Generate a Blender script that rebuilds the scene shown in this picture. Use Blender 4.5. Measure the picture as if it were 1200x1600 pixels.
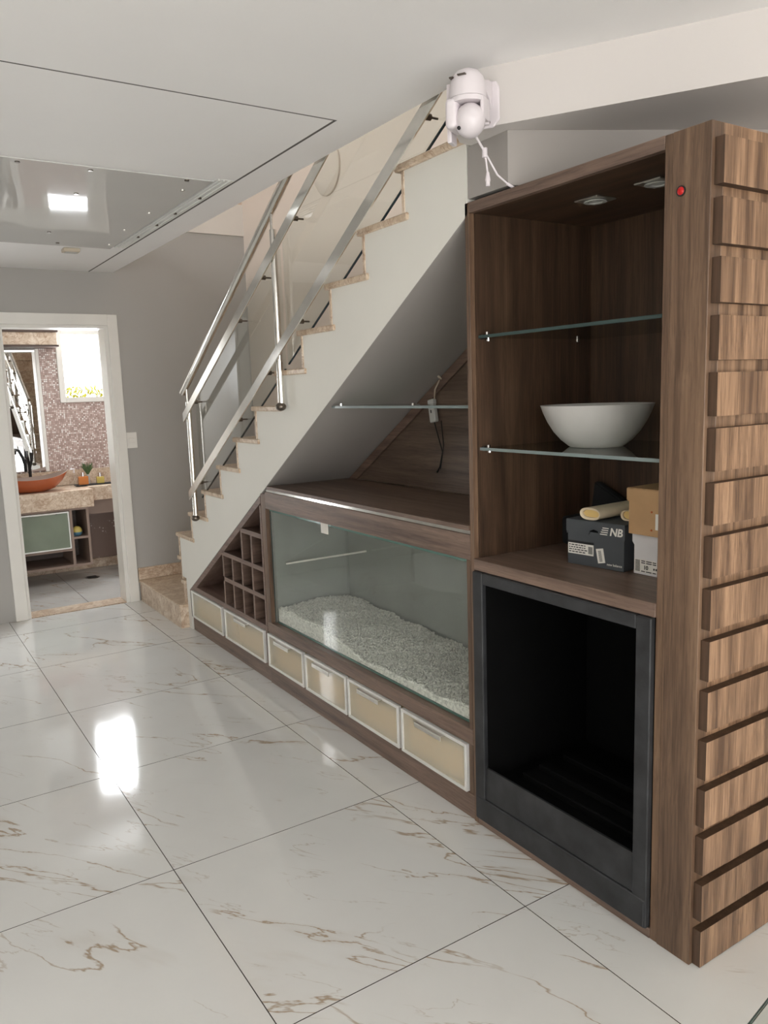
import bpy, bmesh, math, random
import numpy as np
from mathutils import Vector, Matrix
for o in list(bpy.data.objects): bpy.data.objects.remove(o)
scene = bpy.context.scene
COL = scene.collection
PI = math.pi
random.seed(7)

# ------------------------------------------------------------------ camera
CAM = (-1.6868, -1.3199, 1.5529); PITCH, ROLL, YAW, FPX = -0.1524, -0.0333, 0.5716, 1234.07
def cam_axes():
    f = Vector((math.sin(YAW)*math.cos(PITCH), math.cos(YAW)*math.cos(PITCH), math.sin(PITCH)))
    r = Vector((math.cos(YAW), -math.sin(YAW), 0)); u = r.cross(f)
    c, s = math.cos(ROLL), math.sin(ROLL)
    return c*r + s*u, -s*r + c*u, f
r_, u_, f_ = cam_axes()
cd = bpy.data.cameras.new('camera'); cam = bpy.data.objects.new('camera', cd); COL.objects.link(cam)
M3 = Matrix((r_, u_, -f_)).transposed()
cam.matrix_world = Matrix.Translation(CAM) @ M3.to_4x4()
cd.sensor_fit = 'VERTICAL'; cd.sensor_height = 36.0; cd.sensor_width = 27.0
cd.lens = FPX*36.0/1600.0; cd.clip_start = 0.02
scene.camera = cam

# ------------------------------------------------------------------ world, lights, exposure
w = bpy.data.worlds.new('world'); scene.world = w; w.use_nodes = True
bg = w.node_tree.nodes['Background']; bg.inputs[0].default_value = (1.0, 0.99, 0.975, 1); bg.inputs[1].default_value = 5.5
def area(name, loc, size, power, direction, col=(1, 1, 1)):
    l = bpy.data.lights.new(name, 'AREA'); l.shape = 'RECTANGLE'; l.size, l.size_y = size; l.energy = power; l.color = col
    o = bpy.data.objects.new(name, l); COL.objects.link(o); o.location = loc
    o.rotation_euler = Vector(direction).to_track_quat('-Z', 'Y').to_euler()
    return o
area('daylight_left_window', (-4.52, -2.0, 1.5), (1.3, 1.2), 5, (1, 0, 0), (1, .99, .97))
area('daylight_garden_door', (-1.9, -4.93, 1.2), (3.6, 2.1), 50, (0, 1, 0), (1, .99, .97))
area('daylight_bathroom_window', (0.0, 6.22, 1.87), (.34, .58), 38, (0, -1, 0), (.93, .97, 1))
area('daylight_slit_window', (-1.585, 4.80, 1.15), (.13, 1.46), 10, (0, -1, 0), (.96, .985, 1))
area('daylight_upper_window', (-2.9, 2.2, 3.7), (3.0, 1.2), 16, (1, 0, 0), (1, .99, .97))
scene.view_settings.view_transform = 'Standard'; scene.view_settings.look = 'None'
scene.view_settings.gamma = 1; scene.view_settings.use_curve_mapping = False
scene.view_settings.exposure = 0.0
scene.cycles.max_bounces = 10; scene.cycles.diffuse_bounces = 5; scene.cycles.transparent_max_bounces = 24
scene.cycles.sample_clamp_indirect = 6; scene.cycles.use_denoising = True

# ------------------------------------------------------------------ materials
def lin(c):
    c = [x/255 for x in c]
    return tuple((x/12.92 if x <= .04045 else ((x+.055)/1.055)**2.4) for x in c) + (1,)
class N:
    """small node-tree writer"""
    def __init__(s, name):
        s.m = bpy.data.materials.new(name); s.m.use_nodes = True; s.t = s.m.node_tree; s.t.nodes.clear()
        s.out = s.t.nodes.new('ShaderNodeOutputMaterial')
    def n(s, typ, **kw):
        nd = s.t.nodes.new('ShaderNode'+typ)
        for k, v in kw.items():
            if k.startswith('_'): setattr(nd, k[1:], v)
            else: s.set(nd, k, v)
        return nd
    def set(s, nd, k, v):
        i = nd.inputs[int(k[1:])] if (k[0] == 'i' and k[1:].isdigit()) else nd.inputs[k.replace('__', ' ')]
        if isinstance(v, bpy.types.NodeSocket): s.t.links.new(v, i)
        elif isinstance(v, bpy.types.Node): s.t.links.new(v.outputs[0], i)
        else: i.default_value = v
    def math(s, op, a, b=0.0, clamp=False):
        nd = s.n('Math', _operation=op, i0=a, i1=b); nd.use_clamp = clamp; return nd
    def ramp(s, fac, stops):
        nd = s.n('ValToRGB', Fac=fac); e = nd.color_ramp.elements
        while len(e) < len(stops): e.new(.5)
        for el, (p, c) in zip(e, stops): el.position = p; el.color = c
        return nd
    def smooth(s, v, a, b):
        nd = s.n('MapRange', _interpolation_type='SMOOTHSTEP'); s.set(nd, 'i0', v); nd.inputs[1].default_value = a; nd.inputs[2].default_value = b
        return nd
    def mixc(s, fac, a, b):
        nd = s.n('Mix', _data_type='RGBA'); s.set(nd, 'i0', fac); s.set(nd, 'i6', a); s.set(nd, 'i7', b); return nd.outputs[2]
    def coord(s, scale=(1, 1, 1), rnd=0.0):
        tc = s.n('TexCoord').outputs['Object']
        if rnd:
            oi = s.n('ObjectInfo'); k = s.math('MULTIPLY', oi.outputs['Random'], rnd)
            tc = s.n('VectorMath', _operation='ADD', i0=tc, i1=k).outputs[0]
        return s.n('VectorMath', _operation='MULTIPLY', i0=tc, i1=Vector(scale)).outputs[0]
    def noise(s, vec, scale, detail=3, rough=.5, dist=0.0):
        return s.n('TexNoise', Vector=vec, Scale=scale, Detail=detail, Roughness=rough, Distortion=dist).outputs[0]
    def bsdf(s, col, rough=.5, bump=None, bs=.1, bd=.002, **kw):
        b = s.n('BsdfPrincipled', Base__Color=col, Roughness=rough)
        for k, v in kw.items(): s.set(b, k, v)
        if bump is not None:
            bp = s.n('Bump', Height=bump, Strength=bs, Distance=bd); s.t.links.new(bp.outputs[0], b.inputs['Normal'])
        s.t.links.new(b.outputs[0], s.out.inputs[0]); return s.m
def plain(name, c, rough=.5, metal=0.0, var=.06, nscale=6, bs=.03, **kw):
    k = N(name); v = k.coord(); n = k.noise(v, nscale, 4)
    c = lin(c); d = tuple(x*(1-var) for x in c[:3])+(1,); l = tuple(min(1, x*(1+var)) for x in c[:3])+(1,)
    col = k.ramp(n, [(.3, d), (.7, l)])
    return k.bsdf(col.outputs[0], rough, bump=k.noise(v, nscale*25, 2), bs=bs, bd=.001, Metallic=metal, **kw)
def wood(name, axis, dark, mid, light, rough=.42, rnd=0.0, contrast=1.0):
    k = N(name)
    st = [1.0, 1.0, 1.0]; st['xyz'.index(axis)] = .045
    v = k.coord(st, rnd)
    wob = k.noise(k.coord((2, 2, 2), rnd), 1.5, 2)
    vv = k.n('VectorMath', _operation='ADD', i0=v, i1=k.n('VectorMath', _operation='SCALE', i0=wob, Scale=.012).outputs[0]).outputs[0]
    broad = k.noise(vv, 26, 3, .55, .2); fine = k.noise(vv, 170, 4, .6, .3); pore = k.noise(vv, 420, 2, .5)
    f = k.math('ADD', k.math('MULTIPLY', broad, .62), k.math('MULTIPLY', fine, .38))
    a = .5-.16/contrast; b = .5+.16/contrast
    col = k.ramp(f, [(a, lin(dark)), (.5, lin(mid)), (b, lin(light))])
    pm = k.smooth(pore, .30, .42)
    col2 = k.mixc(k.math('ADD', k.math('MULTIPLY', pm, .35), .65, True), lin(tuple(x*.72 for x in dark)), col.outputs[0])
    return k.bsdf(col2, rough, bump=fine, bs=.05, bd=.001)
def glass(name, tint=(.93, .97, .95), ior=1.5, rough=0.0, murk=0.0, murkcol=(.5, .5, .5)):
    k = N(name); t = k.n('BsdfTransparent', Color=tint+(1,)); g = k.n('BsdfGlossy', Roughness=rough)
    f = k.math('MULTIPLY', k.n('Fresnel', IOR=ior), k.math('SUBTRACT', 1, k.n('NewGeometry').outputs['Backfacing']))
    base = t
    if murk:
        d = k.n('BsdfDiffuse', Color=murkcol+(1,)); base = k.n('MixShader', i0=murk, i1=t, i2=d)
    k.t.links.new(k.n('MixShader', i0=f, i1=base, i2=g).outputs[0], k.out.inputs[0]); return k.m
def marble(name, cols, scale=3.0, rough=.35, vein=(150, 110, 80)):
    k = N(name); v = k.coord((1, 1, 1), 3.0)
    n1 = k.noise(v, scale*2.2, 8, .62, 1.2); n2 = k.noise(v, scale*14, 6, .7, .4); n3 = k.noise(v, scale*1.3, 4, .6, 2.2)
    f = k.math('ADD', k.math('MULTIPLY', n1, .65), k.math('MULTIPLY', n2, .35))
    c = k.ramp(f, [(.34, lin(cols[0])), (.5, lin(cols[1])), (.66, lin(cols[2]))])
    vm = k.smooth(k.math('ABSOLUTE', k.math('SUBTRACT', n3, .5)), .035, 0.0)
    return k.bsdf(k.mixc(k.math('MULTIPLY', vm, .5), c.outputs[0], lin(vein)), rough, bump=n2, bs=.06, bd=.001)
def tile_mat(name, base=(222, 222, 219), rough=.07):
    k = N(name)
    v = k.coord((1.0, 1.0, 1.0), 37.0)
    rot = k.n('VectorRotate', _rotation_type='Z_AXIS', Vector=v, Angle=.92).outputs[0]
    s1 = k.n('VectorMath', _operation='MULTIPLY', i0=rot, i1=Vector((.50, 2.1, 1))).outputs[0]
    n1 = k.noise(s1, 1.35, 7, .52, .6); m1 = k.noise(k.n('VectorMath', _operation='MULTIPLY', i0=rot, i1=Vector((1.1, 2.0, 1))).outputs[0], 1.9, 3, .5)
    n2 = k.noise(s1, 3.3, 6, .52, .5); m2 = k.noise(rot, 5.0, 3, .5)
    a1 = k.math('ABSOLUTE', k.math('SUBTRACT', n1, .5)); a2 = k.math('ABSOLUTE', k.math('SUBTRACT', n2, .52))
    g1 = k.math('MULTIPLY', k.smooth(a1, .0065, .0), k.smooth(m1, .43, .56))
    halo = k.math('MULTIPLY', k.smooth(a1, .05, .0), k.smooth(m1, .50, .70))
    g2 = k.math('MULTIPLY', k.smooth(a2, .006, .0), k.smooth(m2, .50, .62))
    cloud = k.noise(v, 2.3, 4, .55)
    c = k.ramp(cloud, [(.3, lin(tuple(x-7 for x in base))), (.7, lin(base))]).outputs[0]
    c = k.mixc(k.math('MULTIPLY', halo, .20), c, lin((176, 160, 138)))
    c = k.mixc(k.math('MULTIPLY', g2, .45), c, lin((168, 152, 132)))
    c = k.mixc(k.math('MULTIPLY', g1, .82), c, lin((156, 132, 102)))
    return k.bsdf(c, k.n('MapRange', i0=k.noise(v, 9, 3), i3=rough*.7, i4=rough*1.5).outputs[0])
DK, MD, LT = (72, 54, 41), (106, 83, 65), (132, 106, 84)
M = dict(
    tile=tile_mat('polished_marble_tile'), bath_tile=tile_mat('bathroom_tile', (196, 194, 190), .2),
    gap=plain('painted_gap_shade', (98, 95, 92), .8), grout=plain('grout', (72, 66, 60), .8),
    wall_grey=plain('grey_wall_paint', (174, 172, 168), .75, nscale=2, var=.02), wall_white=plain('white_wall_paint', (226, 221, 214), .75, nscale=2, var=.02),
    wall_pale=plain('pale_wall_paint', (214, 203, 192), .75, nscale=2, var=.02), soffit=plain('shaded_soffit_grey', (158, 153, 148), .8, nscale=2, var=.02), wall_beige=plain('beige_wall_paint', (214, 192, 174), .75, nscale=2, var=.02),
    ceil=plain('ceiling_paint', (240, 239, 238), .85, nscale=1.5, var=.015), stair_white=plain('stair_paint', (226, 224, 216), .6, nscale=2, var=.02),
    beam=plain('beam_paint', (207, 202, 198), .8, nscale=2, var=.015),
    door=plain('door_white_lacquer', (232, 230, 224), .35, var=.02), dark=plain('black_recess', (14, 13, 13), .7),
    wood_z=wood('walnut_vertical', 'z', DK, MD, LT), wood_y=wood('walnut_long', 'y', (80, 63, 53), (112, 92, 80), (134, 112, 98)),
    wood_in=wood('walnut_shaded', 'z', (48, 35, 26), (70, 52, 39), (92, 71, 54)), wood_shaded_y=wood('walnut_shaded_top', 'y', (48, 35, 26), (70, 52, 39), (92, 71, 54)),  # same walnut, darkened to paint in the shade inside the cabinet
    wood_x=wood('walnut_deep', 'x', DK, MD, LT), wood_h=wood('walnut_back_panel', 'y', (66, 53, 45), (96, 80, 69), (120, 102, 88), contrast=.8),
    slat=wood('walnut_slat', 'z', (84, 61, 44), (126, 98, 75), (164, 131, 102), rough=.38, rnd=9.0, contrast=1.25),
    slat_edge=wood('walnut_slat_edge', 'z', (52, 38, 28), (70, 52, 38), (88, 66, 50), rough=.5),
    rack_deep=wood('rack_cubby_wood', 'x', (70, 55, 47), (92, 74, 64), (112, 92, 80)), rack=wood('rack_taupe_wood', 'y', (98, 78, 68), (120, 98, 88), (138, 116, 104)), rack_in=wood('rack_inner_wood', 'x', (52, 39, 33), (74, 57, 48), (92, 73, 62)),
    marble=marble('beige_marble', [(172, 146, 122), (208, 188, 166), (232, 220, 204)], 5), marble_tread=marble('tread_marble', [(176, 150, 124), (206, 186, 162), (228, 214, 196)], 6, .3),
    steel=plain('brushed_steel', (232, 230, 225), .13, 1.0, nscale=20, bs=.02), steel_d=plain('dark_steel', (110, 102, 94), .3, 1.0),
    alu=plain('aluminium', (214, 212, 206), .3, .9, nscale=30), alu_white=plain('satin_aluminium_frame', (228, 228, 224), .35, .3),
    chrome=plain('chrome', (225, 225, 225), .07, 1.0),
    rail_glass=glass('railing_glass', (.95, .975, .965), 1.65), tank_glass=glass('tank_glass', (.975, .986, .978), 1.6), pane=glass('window_pane', (.97, .98, .98)),
    shelf_glass=glass('shelf_glass', (.86, .91, .89), 1.5), glass_edge=plain('green_glass_edge', (96, 128, 120), .12), glass_edge_d=plain('dark_glass_edge', (58, 74, 72), .12),
    glass_edge_s=plain('grey_glass_edge', (122, 134, 133), .12), rail_edge=plain('railing_glass_edge', (42, 58, 66), .15),
    tank_liner=plain('grey_tank_liner', (160, 161, 157), .6), silicone=plain('dark_silicone', (44, 46, 44), .5),
    fabric_black=plain('black_fabric', (20, 20, 22), .9, nscale=30, bs=.3), iron=plain('black_iron', (52, 53, 55), .5, .3, var=.35, nscale=14, bs=.35), soot=plain('sooty_black', (7, 7, 7), .85, nscale=12, bs=.2, var=.3, Specular__IOR__Level=.12),
    amber=None, bowl=plain('matt_white_ceramic', (190, 188, 184), .4), box_dark=plain('charcoal_card', (70, 74, 78), .7), box_white=plain('white_card', (214, 212, 212), .65),
    kraft=plain('kraft_card', (178, 142, 102), .75, nscale=14), paper=plain('paper_white', (225, 222, 214), .7), ink=plain('black_ink', (30, 30, 32), .6),
    roll=plain('pale_beige_roll', (216, 200, 172), .7, nscale=20), roll_in=plain('cream_core', (214, 184, 120), .8), plastic=plain('white_plastic', (224, 217, 220), .35, var=.01), plastic_g=plain('grey_plastic', (190, 190, 186), .5),
    lens=plain('dark_lens', (20, 18, 20), .1), red=plain('red_button', (190, 26, 26), .25), black_pl=plain('black_plastic', (22, 22, 22), .4), wire_w=plain('pale_wire', (190, 178, 160), .5),
    copper=plain('copper_glaze', (176, 92, 54), .22, nscale=8), olive_glass=glass('smoky_bowl_glass', (.55, .45, .35), 1.5, .05, .5, (.25, .17, .1)),
    green_glass=plain('green_back_painted_glass', (124, 135, 118), .1), taupe=plain('taupe_panel', (146, 126, 114), .5), mirror=plain('mirror', (235, 235, 235), .0, 1.0, bs=0),
    perfume=plain('amber_perfume', (196, 120, 60), .1), perfume2=plain('yellow_perfume', (196, 176, 96), .1), leaf=plain('leaf_green', (70, 92, 52), .5), leaf_y=plain('yellow_green_leaf', (196, 196, 24), .5),
    gloss=None, vent=plain('beige_vent', (196, 184, 164), .5), amber_in=plain('drawer_liner', (246, 214, 160), .6))
def amber():
    k = N('amber_tinted_glass'); v = k.coord(); c = k.ramp(k.noise(v, 3, 2), [(.3, lin((190, 170, 128))), (.7, lin((206, 188, 148)))])
    return k.bsdf(c.outputs[0], .06, IOR=1.55)
M['amber'] = glass('amber_tinted_glass', (.97, .94, .86), 1.75, .02, .34, (.86, .82, .70))
def gloss():
    k = N('glossy_grey_acrylic'); v = k.coord(); return k.bsdf(lin((205, 204, 201)), .04, bump=k.noise(v, 1.6, 1, .3), bs=.25, bd=.03, IOR=1.28)
M['gloss'] = gloss()
def mosaic():
    k = N('pink_glass_mosaic'); tc = k.coord((64, 64, 64))
    sp = k.n('SeparateXYZ', Vector=tc); cx = k.n('CombineXYZ', X=sp.outputs[0], Y=sp.outputs[2])
    fx = k.math('FRACT', sp.outputs[0]); fz = k.math('FRACT', sp.outputs[2])
    edge = k.math('MINIMUM', k.math('MINIMUM', fx, k.math('SUBTRACT', 1, fx)), k.math('MINIMUM', fz, k.math('SUBTRACT', 1, fz)))
    cell = k.n('TexWhiteNoise', _noise_dimensions='3D', Vector=k.n('VectorMath', _operation='FLOOR', i0=cx).outputs[0])
    c = k.ramp(cell.outputs[0], [(.0, lin((164, 138, 130))), (.5, lin((200, 174, 164))), (.74, lin((226, 208, 200))), (1.0, lin((250, 246, 242)))])
    col = k.mixc(k.smooth(edge, .08, .16), lin((150, 130, 124)), c.outputs[0])
    return k.bsdf(col, .15, bump=k.smooth(edge, .05, .2), bs=.3, bd=.002)
M['mosaic'] = mosaic()
def floral():
    k = N('brown_floral_panel'); tc = k.coord((1, 0, 1)); vo = k.n('TexVoronoi', Vector=tc, Scale=34.0); n = k.noise(tc, 7, 2)
    m = k.math('MULTIPLY', k.smooth(vo.outputs[0], .30, .18), k.smooth(n, .52, .58))
    return k.bsdf(k.mixc(m, lin((146, 124, 114)), lin((222, 212, 202))), .35)
M['floral'] = floral()
def gravel_mat():
    k = N('white_gravel'); v = k.coord(); n = k.n('TexVoronoi', Vector=v, Scale=110.0)
    c = k.ramp(n.outputs['Color'], [(.0, lin((176, 176, 170))), (.5, lin((218, 218, 210))), (1, lin((240, 239, 232)))])
    return k.bsdf(c.outputs[0], .6)
M['gravel'] = gravel_mat()

# ------------------------------------------------------------------ geometry helpers
class S:
    def __init__(s): s.b = bmesh.new(); s.smooth = False
    def box(s, x0, x1, y0, y1, z0, z1, bev=0.0, seg=1):
        t = bmesh.new(); bmesh.ops.create_cube(t, size=1)
        for v in t.verts: v.co = Vector(((x0+x1)/2+v.co.x*(x1-x0), (y0+y1)/2+v.co.y*(y1-y0), (z0+z1)/2+v.co.z*(z1-z0)))
        if bev: bmesh.ops.bevel(t, geom=list(t.edges), offset=bev, segments=seg, affect='EDGES', profile=.6)
        s.add(t); return s
    def add(s, t, mat=None):
        if mat is not None: bmesh.ops.transform(t, matrix=mat, verts=t.verts)
        me = bpy.data.meshes.new('tmp'); t.to_mesh(me); t.free(); s.b.from_mesh(me); bpy.data.meshes.remove(me); return s
    def prism(s, poly, axis, a, b, bev=0.0):
        t = bmesh.new(); idx = {'x': (1, 2, 0), 'y': (0, 2, 1), 'z': (0, 1, 2)}[axis]
        def P(p, h):
            c = [0, 0, 0]; c[idx[0]], c[idx[1]], c[idx[2]] = p[0], p[1], h; return t.verts.new(c)
        lo = [P(p, a) for p in poly]; hi = [P(p, b) for p in poly]; n = len(poly)
        t.faces.new(lo); t.faces.new(hi)
        for i in range(n): t.faces.new((lo[i], lo[(i+1) % n], hi[(i+1) % n], hi[i]))
        bmesh.ops.recalc_face_normals(t, faces=t.faces)
        if bev: bmesh.ops.bevel(t, geom=list(t.edges), offset=bev, segments=1, affect='EDGES')
        s.add(t); return s
    def tube(s, pts, r, seg=12):
        s.smooth = True; pts = [Vector(p) for p in pts]; t = bmesh.new(); rings = []
        rr = r if isinstance(r, (list, tuple)) else [r]*len(pts)
        up = None
        for i, p in enumerate(pts):
            d = (pts[min(i+1, len(pts)-1)]-pts[max(i-1, 0)]).normalized()
            if up is None: up = Vector((0, 0, 1)) if abs(d.z) < .9 else Vector((1, 0, 0))
            a = d.cross(up).normalized(); b = a.cross(d).normalized(); up = b
            rings.append([t.verts.new(p+rr[i]*(math.cos(2*PI*k/seg)*a+math.sin(2*PI*k/seg)*b)) for k in range(seg)])
        for A, B in zip(rings, rings[1:]):
            for k in range(seg): t.faces.new((A[k], A[(k+1) % seg], B[(k+1) % seg], B[k]))
        t.faces.new(rings[0]); t.faces.new(rings[-1]); bmesh.ops.recalc_face_normals(t, faces=t.faces)
        s.add(t); return s
    def lathe(s, prof, c, seg=32, mat=None, sx=1.0, sy=1.0):
        s.smooth = True; t = bmesh.new(); rings = []
        for r, z in prof:
            if r < 1e-5: rings.append([t.verts.new((c[0], c[1], c[2]+z))])
            else: rings.append([t.verts.new((c[0]+sx*r*math.cos(2*PI*k/seg), c[1]+sy*r*math.sin(2*PI*k/seg), c[2]+z)) for k in range(seg)])
        for A, B in zip(rings, rings[1:]):
            for k in range(seg):
                k2 = (k+1) % seg
                if len(A) == 1 and len(B) == 1: continue
                if len(A) == 1: t.faces.new((A[0], B[k], B[k2]))
                elif len(B) == 1: t.faces.new((A[k], A[k2], B[0]))
                else: t.faces.new((A[k], A[k2], B[k2], B[k]))
        bmesh.ops.recalc_face_normals(t, faces=t.faces); s.add(t, mat); return s
    def ball(s, c, r, sc=(1, 1, 1), seg=20, mat=None):
        s.smooth = True; t = bmesh.new(); bmesh.ops.create_uvsphere(t, u_segments=seg, v_segments=seg//2, radius=r)
        for v in t.verts: v.co = Vector((c[0]+v.co.x*sc[0], c[1]+v.co.y*sc[1], c[2]+v.co.z*sc[2]))
        s.add(t, mat); return s
WO = {}
def finish(s, name, mat, parent=None, loc=None, kind=None, label=None, cat=None, group=None, wm=None):
    """one mesh object; coordinates given in world space unless loc is given"""
    if wm is not None: bmesh.ops.transform(s.b, matrix=wm, verts=s.b.verts)
    org = Vector(loc) if loc is not None else (WO[parent.name] if parent else Vector((0, 0, 0)))
    if parent is None and loc is None:
        cs = [v.co for v in s.b.verts]
        org = Vector(((min(c.x for c in cs)+max(c.x for c in cs))/2, (min(c.y for c in cs)+max(c.y for c in cs))/2, min(c.z for c in cs)))
    for v in s.b.verts: v.co -= org
    me = bpy.data.meshes.new(name); s.b.to_mesh(me); s.b.free()
    if s.smooth:
        me.polygons.foreach_set('use_smooth', [True]*len(me.polygons)); me.set_sharp_from_angle(angle=math.radians(35))
    for m in (mat if isinstance(mat, (list, tuple)) else [mat]): me.materials.append(m)
    o = bpy.data.objects.new(name, me); COL.objects.link(o); WO[o.name] = org
    if parent: o.parent = parent; o.location = org-WO[parent.name]
    else: o.location = org
    for k, v in (('kind', kind), ('label', label), ('category', cat), ('group', group)):
        if v: o[k] = v
    return o
def empty(name, loc, label=None, cat=None, group=None, kind=None):
    o = bpy.data.objects.new(name, None); COL.objects.link(o); o.location = loc; o.empty_display_size = .1; WO[o.name] = Vector(loc)
    for k, v in (('kind', kind), ('label', label), ('category', cat), ('group', group)):
        if v: o[k] = v
    return o
def bx(name, mat, parent, x0, x1, y0, y1, z0, z1, bev=0.0, **kw): return finish(S().box(x0, x1, y0, y1, z0, z1, bev), name, mat, parent, **kw)
def twin(o, loc, parent=None):
    c = o.copy(); COL.objects.link(c); c.parent = parent
    c.location = Vector(loc)-(WO[parent.name] if parent else Vector((0, 0, 0))); WO[c.name] = Vector(loc); return c
def text_mesh(txt, size, depth, mat4, bold=0.0, shear=0.0):
    cu = bpy.data.curves.new('lettering', 'FONT'); cu.body = txt; cu.size = size; cu.extrude = depth; cu.align_x = 'CENTER'; cu.align_y = 'CENTER'; cu.offset = bold; cu.shear = shear
    o = bpy.data.objects.new('lettering', cu); COL.objects.link(o)
    me = bpy.data.meshes.new_from_object(o.evaluated_get(bpy.context.evaluated_depsgraph_get()))
    bpy.data.objects.remove(o); t = bmesh.new(); t.from_mesh(me); bpy.data.meshes.remove(me)
    bmesh.ops.transform(t, matrix=mat4, verts=t.verts); return t
def face_left(x, y, z, roll=0.0):      # frame lying on a face that looks towards -X: text right = -Y, up = +Z
    R = Matrix(((0, 0, -1), (-1, 0, 0), (0, 1, 0))).to_4x4()
    return Matrix.Translation((x, y, z)) @ R @ Matrix.Rotation(roll, 4, 'Z')

# ------------------------------------------------------------------ setting: floor and tiles
XW0, XW1, YB, YF, HC = -4.6, .98, 4.76, -5.0, 2.47
floor = bx('floor', M['grout'], None, XW0, XW1, YF, YB+.2, -.08, -.0025, kind='structure')
px_, py_, x_j, y_j = .8137, .816, -.9987, .3001
master = None
for i in range(-5, 4):
    for j in range(-7, 7):
        x0, x1 = x_j+i*px_+.0015, x_j+(i+1)*px_-.0015; y0, y1 = y_j+j*py_+.0015, y_j+(j+1)*py_-.0015
        a0, a1, b0, b1 = max(x0, XW0), min(x1, XW1), max(y0, YF), min(y1, YB-.001)
        if a1-a0 < .02 or b1-b0 < .02: continue
        full = abs((a1-a0)-(x1-x0)) < 1e-6 and abs((b1-b0)-(y1-y0)) < 1e-6
        if full and master: twin(master, (x0, y0, 0), floor)
        else:
            o = finish(S().box(a0, a1, b0, b1, -.010, 0), 'tile', [M['tile'], M['grout']], floor, loc=(a0, b0, 0))
            for p in o.data.polygons: p.material_index = 0 if p.normal.z > .5 else 1
            if full: master = o
# threshold and bathroom floor
finish(S().box(-.868, -.14, 4.765, 4.95, -.002, .006, .002), 'trim_1', M['marble'], None, kind='structure')
bfloor = bx('floor.001', M['grout'], None, -1.44, .98, 4.95, 6.4, -.08, -.0025, kind='structure')
for i in range(-2, 3):
    for j in range(0, 3):
        x0, x1, y0, y1 = -.40+i*.6, -.40+(i+1)*.6-.004, 4.952+j*.6, 4.952+(j+1)*.6-.004
        x0, x1, y1 = max(x0, -1.44), min(x1, .98), min(y1, 6.4)
        if x1-x0 > .03: finish(S().box(x0, x1, y0, y1, -.01, 0, .0008), 'tile', M['bath_tile'], bfloor, loc=(x0, y0, 0))

# ------------------------------------------------------------------ setting: walls
DX0, DX1, DH = -.868, -.14, 2.09
wb = S()
for a in ((XW0, -1.68, 0, 2.8), (-1.49, DX0, 0, 2.8), (DX1, XW1, 0, 2.8), (-1.68, -1.49, 0, .40), (-1.68, -1.49, 1.9, 2.8), (DX0, DX1, DH, 2.8)): wb.box(a[0], a[1], YB, YB+.17, a[2], a[3])
finish(wb, 'wall_back', M['wall_grey'], kind='structure')
bx('wall_back_upper', M['wall_white'], None, -3.0, XW1, YB-.012, YB+.17, 2.801, 3.04, kind='structure')
bx('wall_back_top', M['wall_beige'], None, -3.0, XW1, YB, YB+.17, 3.041, 5.0, kind='structure')
bx('wall_right', M['wall_pale'], None, XW1, XW1+.15, YF, YB+.17, 0, 5.0, kind='structure')
wl = S()
for a in ((YF, -2.7, 0, HC), (-1.3, YB+.17, 0, HC), (-2.7, -1.3, 0, .9), (-2.7, -1.3, 2.15, HC)): wl.box(XW0-.15, XW0, a[0], a[1], a[2], a[3])
finish(wl, 'wall_left', M['wall_white'], kind='structure')
wf = S()
for a in ((XW0, -3.8, 0, HC), (0, XW1, 0, HC), (-3.8, 0, 2.27, HC)): wf.box(a[0], a[1], YF-.15, YF, a[2], a[3])
finish(wf, 'wall_front', M['wall_white'], kind='structure')
w1 = empty('window_2', (XW0-.05, -2, .9), kind='structure')
for y in (-2.69, -2.03, -1.36): bx('frame_bar', M['alu_white'], w1, XW0-.09, XW0-.03, y, y+.05, .9, 2.15)
w2 = empty('window_3', (-1.9, YF-.05, 0), kind='structure')
for x in (-3.8, -2.6, -1.35, -.05): bx('frame_bar', M['alu_white'], w2, x, x+.05, YF-.1, YF-.03, 0, 2.27)
w3 = empty('window_4', (-1.59, YB+.08, 0), kind='structure')
bx('frame_bar', M['alu_white'], w3, -1.68, -1.672, YB+.06, YB+.1, .4, 1.9); bx('frame_bar', M['alu_white'], w3, -1.498, -1.49, YB+.06, YB+.1, .4, 1.9)
# upper floor shell
bx('ceiling_upper', M['ceil'], None, -3.0, XW1+.15, -1.6, YB+.17, 5.0, 5.1, kind='structure')
wu = S()
for a in ((-1.6, .6, 2.76, 5), (3.8, YB+.17, 2.76, 5), (.6, 3.8, 2.76, 3.1), (.6, 3.8, 4.3, 5)): wu.box(-3.12, -3.0, a[0], a[1], a[2], a[3])
finish(wu, 'wall_upper_left', M['wall_white'], kind='structure')
bx('wall_upper_front', M['wall_beige'], None, -3.0, XW1, -1.6, -1.5, 2.76, 5.0, kind='structure')

# ceiling: border, tray behind a shadow gap, slab
cl = S()
cl.prism([(XW0, YF), (XW1, YF), (XW1, -1.11), (-.062, .585), (-.068, .66), (-.068, 1.156), (XW0, 1.156)], 'z', HC, HC+.28)
cl.box(-.230, -.068, 1.156, YB, HC, HC+.28)
cl.box(XW0, -.242, 1.166, YB, HC, HC+.28)
cl.box(XW0, -.230, 1.156, 1.166, HC+.05, HC+.28); cl.box(-.242, -.230, 1.156, YB, HC+.05, HC+.28)
finish(cl, 'ceiling', M['ceil'], kind='structure')
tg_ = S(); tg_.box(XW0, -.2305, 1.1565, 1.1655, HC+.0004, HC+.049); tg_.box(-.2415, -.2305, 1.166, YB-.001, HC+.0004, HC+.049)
finish(tg_, 'gap_shade_strip', M['gap'], kind='structure')  # dark strip fills the groove, painting in the shade of the gap
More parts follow.
